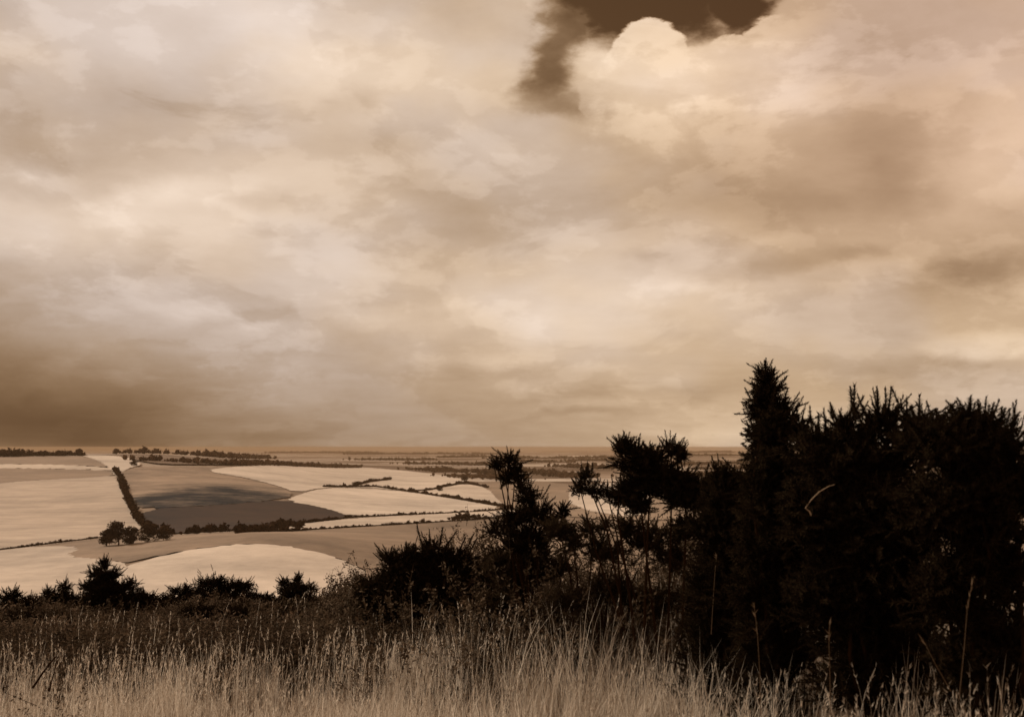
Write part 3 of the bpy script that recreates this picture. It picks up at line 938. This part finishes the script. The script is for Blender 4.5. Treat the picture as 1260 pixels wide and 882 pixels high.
def undergrowth():
    """tangled dark low growth under and between the gorse"""
    px, P = scatter(3600, -60, 960, 6.6, 12.9)
    d = P[:, 1]
    lim = np.where(px < 420, 8.9 + 0.5 * vnoise(px, d, 40, 3), np.where(px < 600, 8.6, 7.7 + 0.5 * vnoise(px, d, 30, 2)))
    lim = np.where((px > 835) & (px < 925), 8.2, lim)
    keep = (d > lim) | (rng.uniform(0, 1, len(d)) < 0.016 + 0.05 * ss(0.2, 0.8, vnoise(P[:, 0], P[:, 1], 0.5, 8)))
    keep &= ~((d > 10.4) & (px > 640))
    keep &= (rng.uniform(0, 1, len(d)) < np.where(px < 420, 0.75, 1.0))
    P = P[keep]; px = px[keep]
    n = len(P)
    hh = np.where(px < 420, 0.26, np.where(px < 560, 0.52, 0.80)) * np.clip(rng.lognormal(0, 0.3, n), 0.5, 1.6)
    per = 34
    Q = np.repeat(P, per, 0); Hh = np.repeat(hh, per); k = len(Q)
    dv = rand_dirs(k); dv[:, 2] = np.abs(dv[:, 2])
    Q = Q + dv * (rng.uniform(0.2, 1, k) ** 0.6)[:, None] * np.column_stack([0.55 * Hh, 0.55 * Hh, Hh * 0.9])
    di = dv + rng.normal(0, 0.6, (k, 3)) + np.array([[0, 0, 0.5]])
    parts = []
    w = rng.integers(0, 3, k)
    for q in range(3):
        m_ = w == q
        parts.append(stamp(*tw[q], Q[m_], di[m_], rng.uniform(0.7, 1.3, m_.sum())))
    V, Fa = join(parts)
    tag(mesh_obj('undergrowth', V, Fa, UNDER), 'tangled dark undergrowth between the gorse and the long grass', 'undergrowth', kind='stuff')


undergrowth()


def blades(P, H, W, lean):
    """curved tapering blades, three segments each"""
    n = len(P)
    a = rng.uniform(0, 6.28, n); side = np.column_stack([np.cos(a), np.sin(a), np.zeros(n)])
    b = rng.uniform(0, 6.28, n); ben = np.column_stack([np.cos(b), np.sin(b), np.zeros(n)]) * (lean * rng.uniform(0.1, 1, n) * H)[:, None]
    ben[:, 0] += 0.05 * H
    up = np.zeros((n, 3)); up[:, 2] = H
    V = np.zeros((n, 7, 3))
    for i, (t, wd) in enumerate(((0, 1.0), (0.4, 0.85), (0.75, 0.55))):
        c = P + up * t + ben * t * t
        V[:, 2 * i] = c - side * (W * wd / 2)[:, None]; V[:, 2 * i + 1] = c + side * (W * wd / 2)[:, None]
    V[:, 6] = P + up * 0.97 + ben
    f = np.array([(0, 1, 3), (0, 3, 2), (2, 3, 5), (2, 5, 4), (4, 5, 6)])
    Fa = f[None] + (np.arange(n) * 7)[:, None, None]
    return V.reshape(-1, 3), Fa.reshape(-1, 3)


def grass_cover(n_t, per):
    """tussocks: blades springing from a common foot and leaning outwards"""
    px, T = scatter(n_t, -70, 1330, 3.3, 11.0)
    pat = 0.5 * vnoise(T[:, 0], T[:, 1], 0.62, 12) + 0.5 * vnoise(T[:, 0], T[:, 1], 0.23, 14)
    far = ss(7.6, 10.4, T[:, 1])
    mid = ss(380, 560, px) * ss(1000, 900, px) * ss(6.3, 7.4, T[:, 1])
    keep = (pat + rng.normal(0, .28, n_t) > -0.27 + 0.75 * far * ss(700, 300, px) + 0.36 * mid) & (T[:, 1] < np.where(px < 420, 8.7 + 0.6 * pat, 10.4))
    T = T[keep]; pat = pat[keep]; px = px[keep]; mid = mid[keep]
    nt = len(T)
    hT = (0.235 + 0.12 * pat + 0.08 * ss(450, 700, px) + 0.11 * mid - 0.06 * ss(240, 60, px)) * np.clip(rng.lognormal(0, 0.28, nt), 0.45, 1.8)
    r = rng.uniform(0.02, 0.07, nt)
    k = nt * per
    a = rng.uniform(0, 6.28, k); q = np.sqrt(rng.uniform(0, 1, k)) * np.repeat(r, per)
    P = np.repeat(T, per, 0)
    P[:, 0] += q * np.cos(a); P[:, 1] += q * np.sin(a)
    P[:, 2] = height(P[:, 0], P[:, 1]) - 0.01
    return P, np.repeat(hT, per) * rng.uniform(0.45, 1.25, k)


P, H = grass_cover(15500, 13)
g1 = blades(P, H, rng.uniform(0.0022, 0.0052, len(P)), 0.40)
# flowering stalks with feathery heads
px, Q = scatter(5200, -60, 1320, 4.0, 9.8)
sel = (vnoise(Q[:, 0], Q[:, 1], 0.5, 21) > -0.3) & ((px > 420) | (Q[:, 1] < 8.6))
Q = Q[sel]
px2, Q2 = scatter(2600, -60, 930, 7.2, 10.8)
sel = (vnoise(Q2[:, 0], Q2[:, 1], 0.4, 5) > 0.0) & ((px2 > 420) | (rng.uniform(0, 1, len(px2)) < 0.3))
Q = np.vstack([Q, Q2[sel]]); px2 = np.concatenate([np.zeros(len(Q) - sel.sum()), px2[sel]])
n = len(Q)
HS = rng.uniform(0.30, 0.56, n) * np.where(px2 > 560, 1.5, np.where(px2 > 300, 1.15, 1.0))
g2 = blades(Q, HS, np.full(n, 0.0030), 0.22)
g2V = g2[0].reshape(-1, 7, 3)
k = 9
T = np.repeat(g2V[:, 6], k, 0); B = np.repeat((g2V[:, 4] + g2V[:, 5]) / 2, k, 0)
tt = rng.uniform(0.1, 1.0, len(T))[:, None]
hp = B * (1 - tt) + T * tt
hd = (T - B) / np.linalg.norm(T - B, axis=1, keepdims=True) + rng.normal(0, 0.35, (len(T), 3))
SV = np.array([[-.0022, 0, 0], [.0022, 0, 0], [0, 0, .020]])
g3 = stamp(SV, np.array([[0, 1, 2]]), hp, hd, rng.uniform(.7, 1.3, len(hp)))
V, Fa = join([g1, g2, g3])
tag(mesh_obj('grass', V, Fa, STRAW), 'long dry straw grass covering the near slope', 'grass', kind='stuff')


# ------------------------------------------------------------------ single stalks and sticks
def stalk(name, pts, d, r, label, cat, m, head=0, group=None, taper=0.5):
    P = np.array([at(x, y, d + (q[0] if q else 0)) for x, y, *q in pts])
    c = P[0].copy()
    rad = np.linspace(r, r * taper, len(P))
    parts = [tube(P - c, rad, 5)]
    if head:
        t0, t1 = P[-2] - c, P[-1] - c
        u_ = rng.uniform(0, 1, head)[:, None]
        hp = t0 * (1 - u_) + t1 * u_
        hd = (t1 - t0) / np.linalg.norm(t1 - t0) + rng.normal(0, 0.4, (head, 3))
        parts.append(stamp(SV, np.array([[0, 1, 2]]), hp, hd, rng.uniform(.7, 1.4, head)))
    V, Fa = join(parts)
    o = mesh_obj(name, V, Fa, m); o.location = c
    return tag(o, label, cat, group)


stalk('grass_stalk', [(998, 634), (996, 629), (991, 625), (998, 615), (1008, 605), (1020, 598), (1027, 596)], 4.95, 0.0036, 'pale snapped grass stalk bent over against the black gorse', 'grass stalk', STRAW_PALE, 0, None, 0.35)
GS = 'tall grass stalks in front of the dark gorse'
stalk('grass_stalk', [(1180, 860), (1186, 800), (1190, 750), (1197, 712)], 4.3, 0.0015, 'tall thin pale stalk standing alone before the domed gorse', 'grass stalk', STRAW_DULL, 14, GS)
stalk('grass_stalk', [(1022, 880), (1021, 830), (1020, 790), (1021, 765)], 4.6, 0.0016, 'upright pale stalk in front of the broad black gorse', 'grass stalk', STRAW_DULL, 14, GS)
stalk('grass_stalk', [(1170, 850), (1150, 815), (1140, 795), (1132, 782)], 4.4, 0.0015, 'stalk slanting towards the sprawling gorse foot', 'grass stalk', STRAW_DULL, 10, GS)
stalk('grass_stalk', [(936, 880), (935, 830), (932, 780), (928, 745)], 5.0, 0.0017, 'long pale stalk rising where the grass meets the spired gorse', 'grass stalk', STRAW_DULL, 14, GS)
stalk('grass_stalk', [(875, 780), (878, 730), (880, 700), (882, 682)], 6.1, 0.0019, 'pale feathery stalk below the smaller dark gorse', 'grass stalk', STRAW_DULL, 14, GS)
stalk('dead_stick', [(40, 846), (52, 828), (62, 815), (70, 806)], 6.6, 0.007, 'dark bare stick leaning in the long grass', 'stick', STEM)
stalk('dead_stick', [(60, 850), (66, 830), (70, 808)], 6.7, 0.005, 'thinner upright stick propped by the leaning one', 'stick', STEM)

# ------------------------------------------------------------------ haze over the plain
m = bpy.data.materials.new('haze_air'); m.use_nodes = True
g = NT(m.node_tree)
pv = g.n('ShaderNodeVolumePrincipled')
pv.inputs['Color'].default_value = (0.45, 0.31, 0.19, 1)
pv.inputs['Density'].default_value = 4.4e-5
pv.inputs['Anisotropy'].default_value = 0.0
out = g.n('ShaderNodeOutputMaterial'); g.put(out.inputs['Volume'], pv.outputs[0])
S = 46000.0
ZB, ZT = -140.0, 6.0
V = [(x * S, y * S, z) for z in (ZB, ZT) for y in (-1, 1) for x in (-1, 1)]
Fa = [(0, 2, 3, 1), (4, 5, 7, 6), (0, 1, 5, 4), (2, 6, 7, 3), (0, 4, 6, 2), (1, 3, 7, 5)]
tag(mesh_obj('haze', V, Fa, m), kind='stuff')
